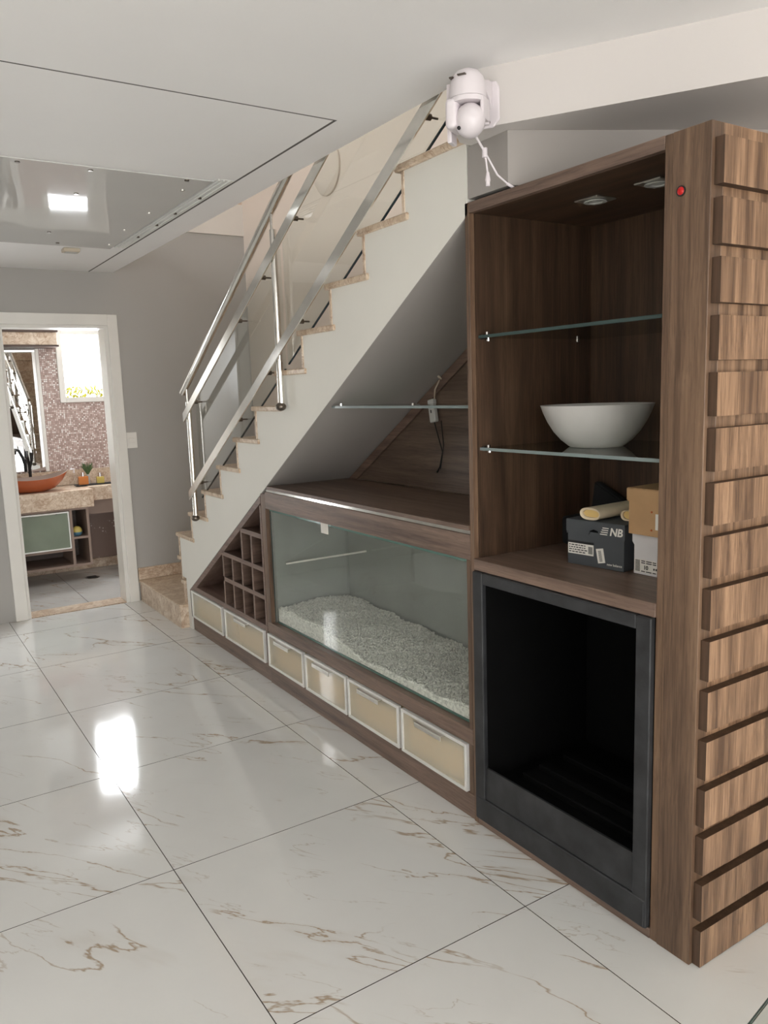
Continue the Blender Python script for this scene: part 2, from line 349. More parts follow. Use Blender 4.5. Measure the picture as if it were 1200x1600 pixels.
# diagonal beam with its soffit, and the bulkhead behind it
t_ = Vector((.5224, -.8527)); 
bm_ = S(); bm_.prism([(-.1235, .650), (.98, -1.152), (.98, .12), (.06, .60), (.06, .74), (-.05, .72)], 'z', 2.307, HC+.28)
finish(bm_, 'beam', M['beam'], kind='structure')
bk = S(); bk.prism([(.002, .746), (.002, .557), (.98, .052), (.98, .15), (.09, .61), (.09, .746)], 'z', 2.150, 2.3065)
finish(bk, 'bulkhead', M['soffit'], kind='structure')  # darker grey paints in the shadow on the bulkhead

# door frame with its open white leaf
d1 = empty('door_1', (-.5, YB, 0), kind='structure')
bx('casing', M['door'], d1, DX0-.085, DX0, YB-.02, YB-.001, 0, DH+.08, .003)
bx('casing', M['door'], d1, DX1, DX1+.072, YB-.02, YB-.001, 0, DH+.08, .003)
bx('casing', M['door'], d1, DX0, DX1, YB-.02, YB-.001, DH, DH+.08, .003)
bx('jamb', M['door'], d1, DX0-.001, DX0+.02, YB-.001, YB+.171, 0, DH)
bx('jamb', M['door'], d1, DX1-.025, DX1+.001, YB-.001, YB+.171, 0, DH)
bx('jamb', M['door'], d1, DX0+.02, DX1-.025, YB-.001, YB+.171, DH-.02, DH+.001)
lf = bx('door_leaf', M['door'], d1, DX0-.03, DX0+.005, YB+.19, YB+.92, .01, DH-.01, .003)
finish(S().tube([(DX0+.005, YB+.86, 1.02), (DX0+.05, YB+.86, 1.02), (DX0+.05, YB+.75, 1.02)], .009), 'handle', M['chrome'], lf)
# bathroom shell
bwy = 6.30
b = S()
for a in ((-1.44, -.18, .85, 2.55), (.19, .98, .85, 2.55), (-.18, .19, .85, 1.57), (-.18, .19, 2.165, 2.55)): b.box(a[0], a[1], bwy, bwy+.12, a[2], a[3])
finish(b, 'wall_bathroom_back', M['mosaic'], kind='structure')
bx('wall_bathroom_low', M['floral'], None, -1.44, .98, bwy, bwy+.12, 0, .85, kind='structure')
bx('wall_bathroom_left', M['wall_white'], None, -1.46, -1.44, 4.93, 6.42, 0, 2.55, kind='structure')
bx('wall_bathroom_right', M['mosaic'], None, .98, 1.1, 4.94, 6.42, 0, 2.55, kind='structure')
bx('ceiling_bathroom', M['ceil'], None, -1.46, 1.1, 4.93, 6.42, 2.551, 2.65, kind='structure')
bx('baseboard_bathroom', M['marble'], None, -1.44, .98, 6.27, 6.299, 0.001, .085, .002, kind='structure')
wn = empty('window_1', (0, bwy, 1.57), kind='structure')
f = S(); f.box(-.215, -.165, bwy-.02, bwy+.05, 1.54, 2.2, .003); f.box(.175, .22, bwy-.02, bwy+.05, 1.54, 2.2, .003)
f.box(-.165, .175, bwy-.02, bwy+.05, 1.54, 1.585, .003); f.box(-.165, .175, bwy-.02, bwy+.05, 2.15, 2.2, .003)
finish(f, 'window_frame', M['door'], wn)
bx('sash_bar', M['alu'], wn, -.165, .175, bwy+.012, bwy+.022, 1.646, 1.652)
bx('window_pane', M['pane'], wn, -.165, .175, bwy+.028, bwy+.034, 1.585, 2.15)
# skirting on the stair landing
bx('baseboard_back', M['marble'], None, -.062, .975, YB-.018, YB-.001, .166, .258, .002, kind='structure')

# ------------------------------------------------------------------ staircase
st = empty('staircase', (.4, 2.3, 0), 'white staircase with beige marble treads climbing beside the grey wall', 'staircase')
zk = lambda k: .645+.17*(k-4)
yl = lambda k: 1.142+.2785*(14-k)
prof = [(3.745, 0), (3.745, .275), (.75, 2.102), (.75, zk(14)-.025)]
for k in range(14, 3, -1):
    ry = yl(k)-.045 if k > 4 else 3.872
    prof += [(ry, zk(k)-.025), (ry, (zk(k-1)-.025) if k > 4 else .345)]
prof += [(3.80, .345), (3.80, 0)]
finish(S().prism(prof, 'x', 0, .975), 'stair_body', M['stair_white'], st)
finish(S().prism([(3.745, .2745), (.751, 2.1008), (.751, 2.0978), (3.745, .2715)], 'x', .0005, .975), 'soffit', M['soffit'], st)  # thin plate added in darker grey: stair underside's shade put into the colour
tm = None
for k in range(4, 14):
    if tm is None:
        tm = finish(S().box(-.011, .975, yl(k)-.345, yl(k), zk(k)-.025, zk(k), .004), 'tread', M['marble_tread'], st, loc=(.4, yl(k), zk(k)))
    else: twin(tm, (.4, yl(k), zk(k)), st)
finish(S().box(-.014, .975, .752, yl(14), zk(14)-.025, zk(14), .004), 'tread', M['marble_tread'], st)
rm = None
for k in range(4, 15):
    y = yl(k)-.045; lo = zk(k-1) if k > 4 else .487
    if rm is None or k == 5: rm = finish(S().box(-.004, .975, y, y+.014, lo+.001, zk(k)-.026), 'riser', M['marble'], st, loc=(.4, y, zk(k)))
    else: twin(rm, (.4, y, zk(k)), st)
finish(S().prism([(-.014, 3.874), (-.014, 3.915), (.975, 4.34), (.975, 3.90)], 'z', .462, .486), 'tread', M['marble_tread'], st)
finish(S().prism([(.002, 3.873), (.002, 3.89), (.975, 4.31), (.975, 3.88)], 'z', .327, .461), 'riser', M['marble'], st)
finish(S().prism([(-.014, 3.802), (-.014, 3.87), (.70, 4.755), (.975, 4.755), (.975, 3.88), (.0, 3.802)], 'z', .302, .326), 'tread', M['marble_tread'], st)
finish(S().prism([(-.004, 3.803), (-.004, 3.85), (.68, 4.753), (.975, 4.753), (.975, 3.88), (.0, 3.803)], 'z', .166, .301), 'riser', M['marble'], st)
ld = finish(S().box(-.055, .975, 3.803, 4.755, .0, .143), 'landing', M['marble'], st)
finish(S().box(-.064, .975, 3.798, 4.757, .143, .165, .004), 'landing_top', M['marble_tread'], st)

# railing
rl = empty('stair_railing', (-.036, 3.45, .815), 'brushed steel stair railing with round handrail, flat bars and clear glass', 'railing')
hz = lambda y: 3.630-.5856*y
uz = lambda y: 3.365-.558*y
lz = lambda y: 2.976-.5866*y
gz = lambda y: 2.921-.5844*y
finish(S().tube([(-.036, 3.50, hz(3.50)), (-.036, .80, hz(.80))], .021, 16), 'handrail', M['steel'], rl)
for zf, y0, y1 in ((uz, 3.47, .82), (lz, 3.46, .765)):
    h = .030
    finish(S().prism([(y0, zf(y0)-h), (y0, zf(y0)+h*.9), (y1, zf(y1)+h), (y1, zf(y1)-h)], 'x', -.058, -.050, .0015), 'flat_bar', M['steel'], rl)
def post(y, z0, z1):
    p = finish(S().tube([(-.031, y, z0), (-.031, y, z1)], .0165, 14), 'post', M['steel'], rl)
    finish(S().ball((-.036, y, z0+.004), .026, (1, 1, .8), 16).tube([(-.036, y, z0), (-.0145, y, z0)], .010, 8), 'foot', M['steel_d'], p)
    finish(S().tube([(-.036, y, z1), (-.036, y, hz(y)-.02)], .007, 8), 'pin', M['steel'], p)
post(3.43, .80, 1.525); post(2.12, 1.49, 2.30)
GX0, GX1 = .004, .013
def gpane(y0, y1, gap_top=.06):
    top = lambda y: uz(y)+.05
    g = finish(S().prism([(y0, gz(y0)), (y0, top(y0)), (y1, top(y1)), (y1, gz(y1))], 'x', GX0, GX1), 'glass_panel', M['rail_glass'], rl)
    finish(S().prism([(y0, gz(y0)-.0045), (y0, gz(y0)), (y1, gz(y1)), (y1, gz(y1)-.0045)], 'x', GX0, GX1), 'glass_edge', M['rail_edge'], g)
gpane(3.40, 2.14); gpane(2.10, .78)
for zf, ys in ((uz, (3.28, 2.55, 2.24, 1.88)), (lz, (3.28, 2.62, 2.23, 1.87, .90))):
    for y in ys: finish(S().tube([(-.050, y, zf(y)-.012), (-.026, y, zf(y)-.012)], .011, 12).tube([(-.026, y, zf(y)-.012), (.004, y, zf(y)-.012)], .004, 8), 'standoff', M['steel_d'], rl)

# ------------------------------------------------------------------ under-stair: sloped soffit line helper
sz = lambda y: 1.077+(2.43-y)*.61-.0055      # just under the stair body

# aquarium cabinet
ac = empty('under_stair_cabinet', (.25, 1.6, 0), 'long low walnut cabinet under the stairs, holding the glass tank', 'cabinet')
Y0, Y1 = .7635, 2.50
bx('plinth', M['wood_y'], ac, .004, .48, Y0, Y1, 0, .093, .001)
bx('rail', M['wood_y'], ac, .0, .485, Y0, Y1, .287, .345, .001)
bx('side_panel', M['wood_z'], ac, 0, .485, 2.447, Y1, .346, 1.042, .001)
bx('side_panel', M['wood_z'], ac, .0, .485, Y0, .784, .346, .964, .001)
bx('tray', M['rack_in'], ac, .02, .485, Y0, Y1, .0935, .0985)
bx('back_board', M['tank_liner'], ac, .486, .494, Y0, Y1, .1, 1.05)
bx('liner', M['tank_liner'], ac, .03, .485, 2.440, 2.446, .347, 1.05)
bx('fascia', M['wood_y'], ac, 0, .018, Y0, 2.4465, .965, 1.053, .001)
bx('metal_strip', M['steel'], ac, .006, .02, Y0, 2.44, 1.0535, 1.0685, .001)
bx('top_board', M['wood_y'], ac, -.006, .49, Y0, 2.405, 1.069, 1.086, .001)
# nook back panel and its sloped trim
yb_ = .768
finish(S().prism([(yb_, 1.087), (2.395, 1.087), (yb_, sz(yb_)-.005)], 'x', .496, .508), 'nook_back_panel', M['wood_h'], ac)
finish(S().prism([(2.395, 1.0875), (2.315, 1.0875), (yb_, sz(yb_)-.055), (yb_, sz(yb_)-.004)], 'x', .484, .495), 'sloped_trim', M['wood_y'], ac)
def drawer(parent, y0, y1, z0=.101, z1=.283, handle=True):
    fr = S(); t = .012; x0, x1 = -.012, .006
    fr.box(x0, x1, y0, y0+t, z0, z1, .001); fr.box(x0, x1, y1-t, y1, z0, z1, .001)
    fr.box(x0, x1, y0+t, y1-t, z0, z0+t, .001); fr.box(x0, x1, y0+t, y1-t, z1-t, z1, .001)
    d = finish(fr, 'drawer', M['alu_white'], parent)
    finish(S().box(-.006, -.001, y0+t, y1-t, z0+t, z1-t), 'pane', M['amber'], d)
    finish(S().box(.020, .030, y0+.018, y1-.018, z0+.010, z0+(z1-z0)*.70), 'inner_front', M['amber_in'], d)
    bxs = S(); bxs.box(.031, .40, y0+.01, y0+.018, z0+.005, z1-.02).box(.031, .40, y1-.018, y1-.01, z0+.005, z1-.02).box(.031, .40, y0+.018, y1-.018, z0+.004, z0+.010)
    finish(bxs, 'drawer_box', M['amber_in'], d)
    if handle:
        ym = (y0+y1)/2; L = min(.17, (y1-y0)*.42)
        h = S(); h.box(-.034, -.0125, ym-L/2, ym+L/2, z1-.012, z1-.008, .001); h.box(-.034, -.030, ym-L/2, ym+L/2, z1-.028, z1-.012, .001)
        finish(h, 'handle', M['alu'], d)
for a, c in ((Y0, .788), (2.492, 2.4999)): bx('stile', M['wood_z'], ac, .001, .02, a, c, .0995, .2865)
for a, c in ((2.077, 2.488), (1.655, 2.055), (1.231, 1.638), (.792, 1.211)): drawer(ac, a, c)

# wine rack unit
wr = empty('wine_rack_cabinet', (.2, 3.1, 0), 'triangular wood wine rack cabinet with square cubbies under the lowest stairs', 'wine rack')
A0, A1, DP = 2.506, 3.735, .36
bx('plinth', M['wood_y'], wr, .008, DP, A0, A1-.005, 0, .093, .001)
bx('bottom_rail', M['rack'], wr, 0, DP, A0, 3.603, .2865, .316, .001)
bx('end_panel', M['rack_in'], wr, .0, DP, A1-.012, A1, .0935, .258)
bx('drawer_deck', M['rack_in'], wr, .02, DP, A0, A1-.013, .0935, .0985)
bx('divider', M['rack'], wr, 0, DP, A0, 2.524, .3165, sz(2.53)-.036, .001)
finish(S().prism([(A1, sz(A1)-.001), (A0, sz(A0)-.001), (A0, sz(A0)-.036), (3.604, .3165), (3.604, .2868), (3.700, .2868), (3.722, .262), (A1, .2605)], 'x', 0, DP), 'sloped_top', M['rack'], wr)
bx('back_board', M['rack_in'], wr, DP+.001, DP+.008, A0, A1-.3, .1, .5)
finish(S().prism([(3.66, .317), (A0+.02, .317), (A0+.02, sz(A0)-.05)], 'x', DP-.012, DP), 'back_board', M['rack_in'], wr)
def two(o):
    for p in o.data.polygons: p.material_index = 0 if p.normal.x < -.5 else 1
def shelf(y1, z): two(bx('shelf', [M['rack'], M['rack_in']], wr, .0, DP-.013, 2.5245, y1, z-.013, z+.013, .001))
shelf(3.112, .625); shelf(2.805, .805); shelf(3.095, .470)
dv = []
for y in (3.100, 2.955, 2.812, 2.666): dv.append((y, .3165, .456))
for y in (3.100, 2.955, 2.812, 2.666): dv.append((y, .4835, .611))
for y in (2.796, 2.66): dv.append((y, .6385, .791))
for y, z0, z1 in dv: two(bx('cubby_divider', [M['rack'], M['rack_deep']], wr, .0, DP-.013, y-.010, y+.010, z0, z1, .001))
for a, c in ((A0, 2.530), (3.115, 3.146), (3.694, 3.7225)): bx('stile', M['rack'], wr, .001, .02, a, c, .0995, .286)
drawer(wr, 3.150, 3.690, handle=False); drawer(wr, 2.535, 3.110)

# aquarium
aq = empty('aquarium', (.24, 1.6, .346), 'empty glass fish tank with green edges set into the low cabinet', 'aquarium')
TX0, TX1, TY0, TY1, TZ0, TZ1 = .022, .478, .790, 2.436, .3465, .975
bx('front_pane', M['tank_glass'], aq, TX0, TX0+.008, TY0, TY1, TZ0, TZ1)
bx('back_pane', M['tank_glass'], aq, TX1-.008, TX1, TY0, TY1, TZ0, TZ1)
bx('side_pane', M['tank_glass'], aq, TX0+.0085, TX1-.0085, TY1-.008, TY1, TZ0, TZ1)
bx('side_pane', M['tank_glass'], aq, TX0+.0085, TX1-.0085, TY0, TY0+.008, TZ0, TZ1)
bx('base_pane', M['glass_edge'], aq, TX0+.0085, TX1-.0085, TY0+.0085, TY1-.0085, TZ0, TZ0+.008)
bx('top_brace', M['glass_edge'], aq, TX0+.0085, TX0+.06, TY0+.0085, TY1-.0085, .945, .953)
bx('glass_rim', M['glass_edge'], aq, .0185, .0215, TY0, TY1, .952, .966)
bx('glass_rim', M['glass_edge_d'], aq, .0185, .0215, TY1-.006, TY1, .347, .951)
bx('silicone_seal', M['silicone'], aq, .0185, .0215, TY0, TY0+.006, .347, .951)
finish(S().tube([(.085, 2.41, .664), (.452, 2.19, .715)], .005, 8), 'stick', M['paper'], None, label='thin pale stick leaning across the empty tank above the gravel', cat='stick')
tg = finish(S().box(.0158, .0182, 1.806, 1.872, .912, .966), 'paper_tag', M['paper'], None, label='small white paper tag stuck at the top edge of the tank glass', cat='tag')
# gravel bed: thousands of pebbles
def gravel():
    rng = np.random.default_rng(3)
    def hgt(x, y):
        u = (y-.8)/1.63; v = (x-.03)/.44
        front = np.interp(u, [0, .2, .45, .7, 1], [.412, .375, .378, .425, .440]); back = np.interp(u, [0, .35, .7, 1], [.385, .395, .415, .43])
        return front*(1-v)+back*v + .008*np.sin(9*y+3)*np.sin(11*x+1) + .006*np.sin(23*y)*np.sin(17*x)
    t = (1+5**.5)/2
    V = np.array([(-1, t, 0), (1, t, 0), (-1, -t, 0), (1, -t, 0), (0, -1, t), (0, 1, t), (0, -1, -t), (0, 1, -t), (t, 0, -1), (t, 0, 1), (-t, 0, -1), (-t, 0, 1)])/np.sqrt(1+t*t)
    F = np.array([(0, 11, 5), (0, 5, 1), (0, 1, 7), (0, 7, 10), (0, 10, 11), (1, 5, 9), (5, 11, 4), (11, 10, 2), (10, 7, 6), (7, 1, 8), (3, 9, 4), (3, 4, 2), (3, 2, 6), (3, 6, 8), (3, 8, 9), (4, 9, 5), (2, 4, 11), (6, 2, 10), (8, 6, 7), (9, 8, 1)])
    P = []
    n = 17000; x = rng.uniform(.040, .462, n); y = rng.uniform(.808, 2.416, n); P.append(np.stack([x, y, hgt(x, y)+rng.uniform(-.006, .004, n)], 1))
    n = 5200; y = rng.uniform(.808, 2.416, n); x = np.full(n, .0405)+rng.uniform(0, .003, n); P.append(np.stack([x, y, .360+(hgt(x, y)-.360)*rng.uniform(0, 1, n)], 1))
    P = np.concatenate(P); k = len(P); s = rng.uniform(.0042, .0072, (k, 1, 1)); sc = rng.uniform(.7, 1.15, (k, 1, 3))
    a = rng.uniform(0, 2*PI, k); c, sn = np.cos(a), np.sin(a); R = np.zeros((k, 3, 3)); R[:, 0, 0] = c; R[:, 0, 1] = -sn; R[:, 1, 0] = sn; R[:, 1, 1] = c; R[:, 2, 2] = 1
    W = np.einsum('kij,kvj->kvi', R, V[None]*sc)*s + P[:, None, :]
    W[:, :, 0] = np.clip(W[:, :, 0], .0325, .468); W[:, :, 1] = np.clip(W[:, :, 1], .800, 2.426)
    # closed bed below the pebbles
    gx, gy = np.meshgrid(np.linspace(.034, .466, 12), np.linspace(.802, 2.424, 40), indexing='ij'); top = np.stack([gx, gy, hgt(gx, gy)-.006], 2).reshape(-1, 3)
    bot = top.copy(); bot[:, 2] = .356; base = np.concatenate([top, bot]); nb = 40; faces = []; off = 12*40
    for i in range(11):
        for j in range(39):
            q = (i*nb+j, (i+1)*nb+j, (i+1)*nb+j+1, i*nb+j+1); faces.append(q); faces.append(tuple(v+off for v in q[::-1]))
    rim = [i*nb for i in range(12)]+[11*nb+j for j in range(1, 40)]+[i*nb+39 for i in range(10, -1, -1)]+[j for j in range(38, 0, -1)]
    for a_, b_ in zip(rim, rim[1:]+rim[:1]): faces.append((b_, a_, a_+off, b_+off))
    org = np.array([.25, 1.6, .356]); allv = np.concatenate([W.reshape(-1, 3), base])-org
    fl = (F[None]+12*np.arange(k)[:, None, None]).reshape(-1, 3).tolist()+[tuple(v+12*k for v in q) for q in faces]
    me = bpy.data.meshes.new('gravel'); me.from_pydata(allv.tolist(), [], fl); me.materials.append(M['gravel'])
    o = bpy.data.objects.new('gravel', me); COL.objects.link(o); o.location = org
    o['kind'] = 'stuff'; o['label'] = 'uneven bed of white gravel on the bottom of the glass tank'; o['category'] = 'gravel'
gravel()

# nook: glass shelf and led driver
ns = empty('glass_shelf', (.16, 1.26, 1.485), 'narrow glass shelf across the sloped nook under the stairs', 'shelf')
bx('glass_plate', M['shelf_glass'], ns, .03, .30, .766, 1.735, 1.485, 1.493)
bx('front_edge', M['glass_edge_s'], ns, .024, .0298, .766, 1.735, 1.484, 1.494)
for y in (.775, 1.15, 1.70): finish(S().tube([(.05, y, 1.4935), (.05, y, 1.503)], .007, 10), 'shelf_pin', M['chrome'], ns)
ldv = empty('led_driver', (.47, 1.60, 1.40), 'small pale power adapter hanging by wires on the wood nook panel', 'adapter')
tilt = Matrix.Translation((.475, 1.600, 1.455)) @ Matrix.Rotation(math.radians(-10), 4, 'X')
finish(S().box(-.011, .011, -.021, .021, -.052, .052, .003), 'case', M['plastic_g'], ldv, wm=tilt)
finish(S().box(-.0125, -.0112, -.003, .004, -.010, .004), 'switch_mark', M['black_pl'], ldv, wm=tilt)
finish(S().tube([(.478, 1.592, 1.506), (.47, 1.575, 1.55), (.485, 1.56, 1.59), (.494, 1.555, 1.60)], .0035, 8), 'cord', M['wire_w'], ldv)
finish(S().tube([(.480, 1.60, 1.404), (.478, 1.570, 1.34), (.482, 1.545, 1.27), (.480, 1.565, 1.20), (.478, 1.585, 1.175)], [.0028]*4+[.005], 8).tube([(.482, 1.55, 1.41), (.485, 1.54, 1.30), (.480, 1.56, 1.19)], .0024, 8), 'lead', M['black_pl'], ldv)
finish(S().lathe([(0, 0), (.022, 0), (.022, .004), (0, .004)], (0, 0, 0), 20, mat=Matrix.Translation((.4955, 1.555, 1.61)) @ Matrix.Rotation(-PI/2, 4, 'Y')), 'grommet', M['dark'], ldv)
finish(S().tube([(.49, 1.58, 1.635), (.47, 1.565, 1.625), (.475, 1.545, 1.60)], .006, 8).tube([(.488, 1.555, 1.65), (.47, 1.56, 1.62), (.478, 1.535, 1.595)], .004, 8), 'wire_joint', M['wire_w'], ldv)

# ------------------------------------------------------------------ tall display cabinet
dc = empty('display_cabinet', (.3, .31, 0), 'tall walnut display cabinet with glass shelves and slatted side', 'cabinet')
CD = .60
bx('side_panel', M['wood_z'], dc, 0, CD, .742, .762, 0, 2.139, .001)
bx('inner_panel', M['wood_z'], dc, .002, CD, -.030, -.006, 0, 2.139, .001)
bx('front_pillar', M['wood_z'], dc, 0, .045, -.135, -.0305, 0, 2.139, .001)
bx('slatted_side_panel', M['slat'], dc, .0455, CD, -.135, -.105, 0, 2.139, .001)
bx('top_board', M['wood_y'], dc, 0, .0195, -.0055, .7415, 2.106, 2.139, .001); bx('inner_top', M['wood_shaded_y'], dc, .02, CD, -.0055, .7415, 2.106, 2.138)
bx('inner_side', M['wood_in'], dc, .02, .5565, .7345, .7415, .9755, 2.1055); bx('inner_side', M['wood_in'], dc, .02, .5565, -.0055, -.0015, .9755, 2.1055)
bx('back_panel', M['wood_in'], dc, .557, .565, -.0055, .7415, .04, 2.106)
bx('shelf_board', M['wood_y'], dc, -.002, .5565, -.0055, .7415, .936, .975, .001)
bx('base_strip', M['wood_y'], dc, 0, .5, -.0055, .7415, 0, .031, .001)
sl = None
for i in range(16):
    zt = 2.102-i*.1330
    if sl is None:
        sl_s = S().box(.012, CD, -.160, -.1355, zt-.104, zt)
        sl = finish(sl_s, 'slat', [M['slat'], M['slat_edge']], dc, loc=(.3, -.148, zt))
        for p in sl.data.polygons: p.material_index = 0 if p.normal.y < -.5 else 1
    else: twin(sl, (.3, -.148, zt), dc)
for z in (1.713, 1.345):
    g = bx('glass_shelf', M['shelf_glass'], dc, .03, .55, -.001, .734, z, z+.008)
    bx('shelf_edge', M['glass_edge_s'] if z < 1.5 else M['glass_edge_d'], g, .026, .0298, -.001, .734, z-.001, z+.009)
    for y in (.726, .006):
        for x in (.06, .48): finish(S().tube([(x, y, z-.010), (x, y, z-.0005)], .006, 8), 'shelf_pin', M['chrome'], g)
    finish(S().tube([(.04, .734, z+.004), (.04, .722, z+.004)], .008, 10), 'shelf_clip', M['black_pl'], g)
    finish(S().tube([(.036, .700, z+.009), (.036, .700, z+.018)], .006, 10), 'shelf_pin', M['chrome'], g)
for x, y in ((.240, .430), (.240, .205)):
    d = finish(S().box(x-.045, x+.045, y-.045, y+.045, 2.1015, 2.1065, .002), 'downlight', M['alu'], dc)
    finish(S().lathe([(.030, 0), (.034, -.002), (.034, -.004), (.022, -.004), (.020, -.001), (0, -.001)], (x, y, 2.1012), 24), 'bezel', M['plastic_g'], d)
rb = finish(S().lathe([(0, .003), (.0125, .003), (.0125, 0), (0, 0)], (0, 0, 0), 20, mat=Matrix.Translation((-.0005, -.056, 2.0)) @ Matrix.Rotation(-PI/2, 4, 'Y')), 'touch_switch', M['black_pl'], dc, label='black ring around red button')
finish(S().lathe([(0, .006), (.006, .0055), (.0095, .003), (0, .003)], (0, 0, 0), 20, mat=Matrix.Translation((-.0006, -.056, 2.0)) @ Matrix.Rotation(-PI/2, 4, 'Y')), 'button', M['red'], rb, label='red button')

# fireplace insert
fp = empty('fireplace_insert', (.25, .36, .032), 'black steel fireplace insert below the display shelf', 'fireplace')
fx0, fx1, fy0, fy1, fz0, fz1 = -.014, .006, -.003, .738, .032, .934
ff = S(); oy0, oy1, oz0, oz1 = .047, .688, .235, .895
ff.box(fx0, fx1, fy0, oy0, fz0, fz1, .003); ff.box(fx0, fx1, oy1, fy1, fz0, fz1, .003); ff.box(fx0, fx1, oy0, oy1, oz1, fz1, .003); 
finish(ff, 'frame', M['iron'], fp)
bx('lower_plate', M['iron'], fp, fx0-.003, fx1, fy0+.004, fy1-.004, fz0, .118, .004)
finish(S().prism([(-.010, .120), (.004, .120), (.004, .234), (-.004, .234)], 'y', oy0+.001, oy1-.001), 'ledge', M['iron'], fp)
fb = S(); fb.box(.0065, .50, .692, .72, .1, .93); fb.box(.0065, .50, .02, .043, .1, .93); fb.box(.50, .51, .02, .72, .1, .93); fb.box(.0065, .50, .0435, .6915, .9, .93); fb.box(.0065, .50, .0435, .6915, .1, .19)
finish(fb, 'firebox', M['soot'], fp)
bt = S(); bt.box(.10, .40, .10, .62, .1905, .215, .004); bt.box(.16, .20, .12, .60, .216, .235, .003); bt.box(.28, .32, .12, .60, .216, .235, .003)
finish(bt, 'burner', M['soot'], fp)
finish(S().tube([(.34, .06, .26), (.34, .20, .26), (.36, .22, .24), (.36, .22, .20)], .004, 8), 'rod', M['steel_d'], fp)

# ------------------------------------------------------------------ things on the shelves
bp = [(.0, .0), (.082, .0), (.088, .003), (.112, .022), (.135, .048), (.155, .080), (.169, .110), (.1765, .131), (.178, .134), (.173, .134), (.164, .112), (.150, .082), (.130, .052), (.106, .028), (.08, .012), (0, .010)]
finish(S().lathe(bp, (.275, .450, 1.3535), 48), 'bowl', M['bowl'], None, label='large matt white tapered bowl on the lower glass shelf', cat='bowl')

# charcoal shoe box
ROT = Matrix.Rotation(math.radians(7), 4, 'Z')
sb = empty('shoe_box', (.205, .385, .9755), 'charcoal shoe box with white labels on the wooden shelf', 'box')
T = Matrix.Translation((.1985, .3845, .9755)) @ ROT
finish(S().box(.002, .268, -.105, .105, 0, .112, .001), 'box_body', M['box_dark'], sb, wm=T)
lid = S(); lid.prism([(-.109, .098), (-.016, .103), (-.012, .118), (.004, .122), (.018, .116), (.022, .104), (.109, .108), (.109, .146), (-.109, .146)], 'x', -.0015, .0015)
lid.box(.0015, .270, -.109, -.1055, .1, .146); lid.box(.0015, .270, .1055, .109, .1, .146); lid.box(.0015, .270, -.109, .109, .1435, .147)
finish(lid, 'lid', M['box_dark'], sb, wm=T)
LB = finish(S().box(-.0006, .0018, .005, .102, .035, .070), 'size_label', M['paper'], sb, wm=T, label='white printed size label')
ink = S(); ink.box(-.0012, -.0007, .004, .103, .0705, .078)
for i in range(9): ink.box(-.0011, -.0007, .008+i*.0018, .0089+i*.0018, .040, .064)
rng = random.Random(5)
for r in range(4):
    yy = .098
    while yy > .034:
        L = rng.uniform(.004, .012); ink.box(-.0011, -.0007, yy-L, yy, .040+r*.0075, .0432+r*.0075); yy -= L+.003
finish(ink, 'print', M['ink'], LB, wm=T)
T2 = T @ Matrix.Translation((0, -.022, .040)) @ Matrix.Rotation(math.radians(-11), 4, 'X')
ST = finish(S().box(-.0007, .0016, -.013, .013, -.023, .023), 'price_sticker', M['paper'], sb, wm=T2)
ink = S()
for i in range(12): ink.box(-.0012, -.0008, -.005, .006, -.018+i*.003, -.0165+i*.003)
finish(ink, 'print', M['ink'], ST, wm=T2)
nb = S(); nb.add(text_mesh('NB', .034, .0004, face_left(-.0020, -.078, .120), .0009, .18))
for i, (a, c) in enumerate(((-.040, -.022), (-.044, -.020), (-.048, -.018), (-.036, -.026))):
    z = .131-i*.0068; nb.box(-.0026, -.0016, -.052+.0016*i, -.030+.003*i, z-.0014, z+.0014)
finish(nb, 'logo', M['paper'], sb, wm=T)
finish(S().add(text_mesh('new balance', .011, .0003, face_left(.0014, -.072, .016))), 'lettering', M['paper'], sb, wm=T)

wb_ = empty('shoe_box', (.24, .115, .9755), 'white shoe box under the brown box, half behind the pillar', 'box')
bx('box_body', M['box_white'], wb_, .232, .53, .005, .258, .9755, 1.088, .001)
lw = S(); lw.prism([(.004, 1.060), (.21, 1.052), (.248, 1.056), (.262, 1.075), (.262, 1.101), (.004, 1.101)], 'x', .2285, .2315); lw.box(.2315, .533, .004, .262, 1.0885, 1.102)
finish(lw, 'lid', M['box_white'], wb_)
lb = bx('size_label', M['paper'], wb_, .2308, .2332, .02, .255, .982, 1.022)
ink = S(); ink.add(text_mesh('10', .017, .0003, face_left(.2303, .212, .998), .0005))
for i in range(10): ink.box(.2300, .2307, 0.234, .251, .985+i*.0036, .9868+i*.0036)
for z in (1.018, 1.012, .986):
    yy = .229
    for L in (.014, .02, .012, .018): ink.box(.2300, .2307, yy-L, yy, z-.0014, z+.0014); yy -= L+.004
for i in range(6): ink.box(.2300, .2307, .140+i*.008, .1445+i*.008, .995, 1.001)
finish(ink, 'print', M['ink'], lb)

kb = empty('kraft_box', (.36, .11, 1.103), 'brown kraft lidded box stacked on the white shoe box', 'box')
bx('box_body', M['kraft'], kb, .203, .52, .004, .256, 1.103, 1.225, .001)
lw = S(); lw.prism([(.002, 1.195), (.12, 1.196), (.252, 1.202), (.260, 1.206), (.261, 1.240), (.002, 1.240)], 'x', .1985, .202); lw.box(.2021, .523, .257, .260, 1.2, 1.240); lw.box(.2021, .523, .002, .261, 1.237, 1.2425)
finish(lw, 'lid', M['kraft'], kb)
bx('card_holder', M['paper'], kb, .2010, .2028, .03, .158, 1.125, 1.172, .0005)
rv = S()
for z in (1.122, 1.176): rv.tube([(.2027, .172, z), (.2012, .172, z)], .003, 8)
finish(rv, 'rivet', M['copper'], kb)

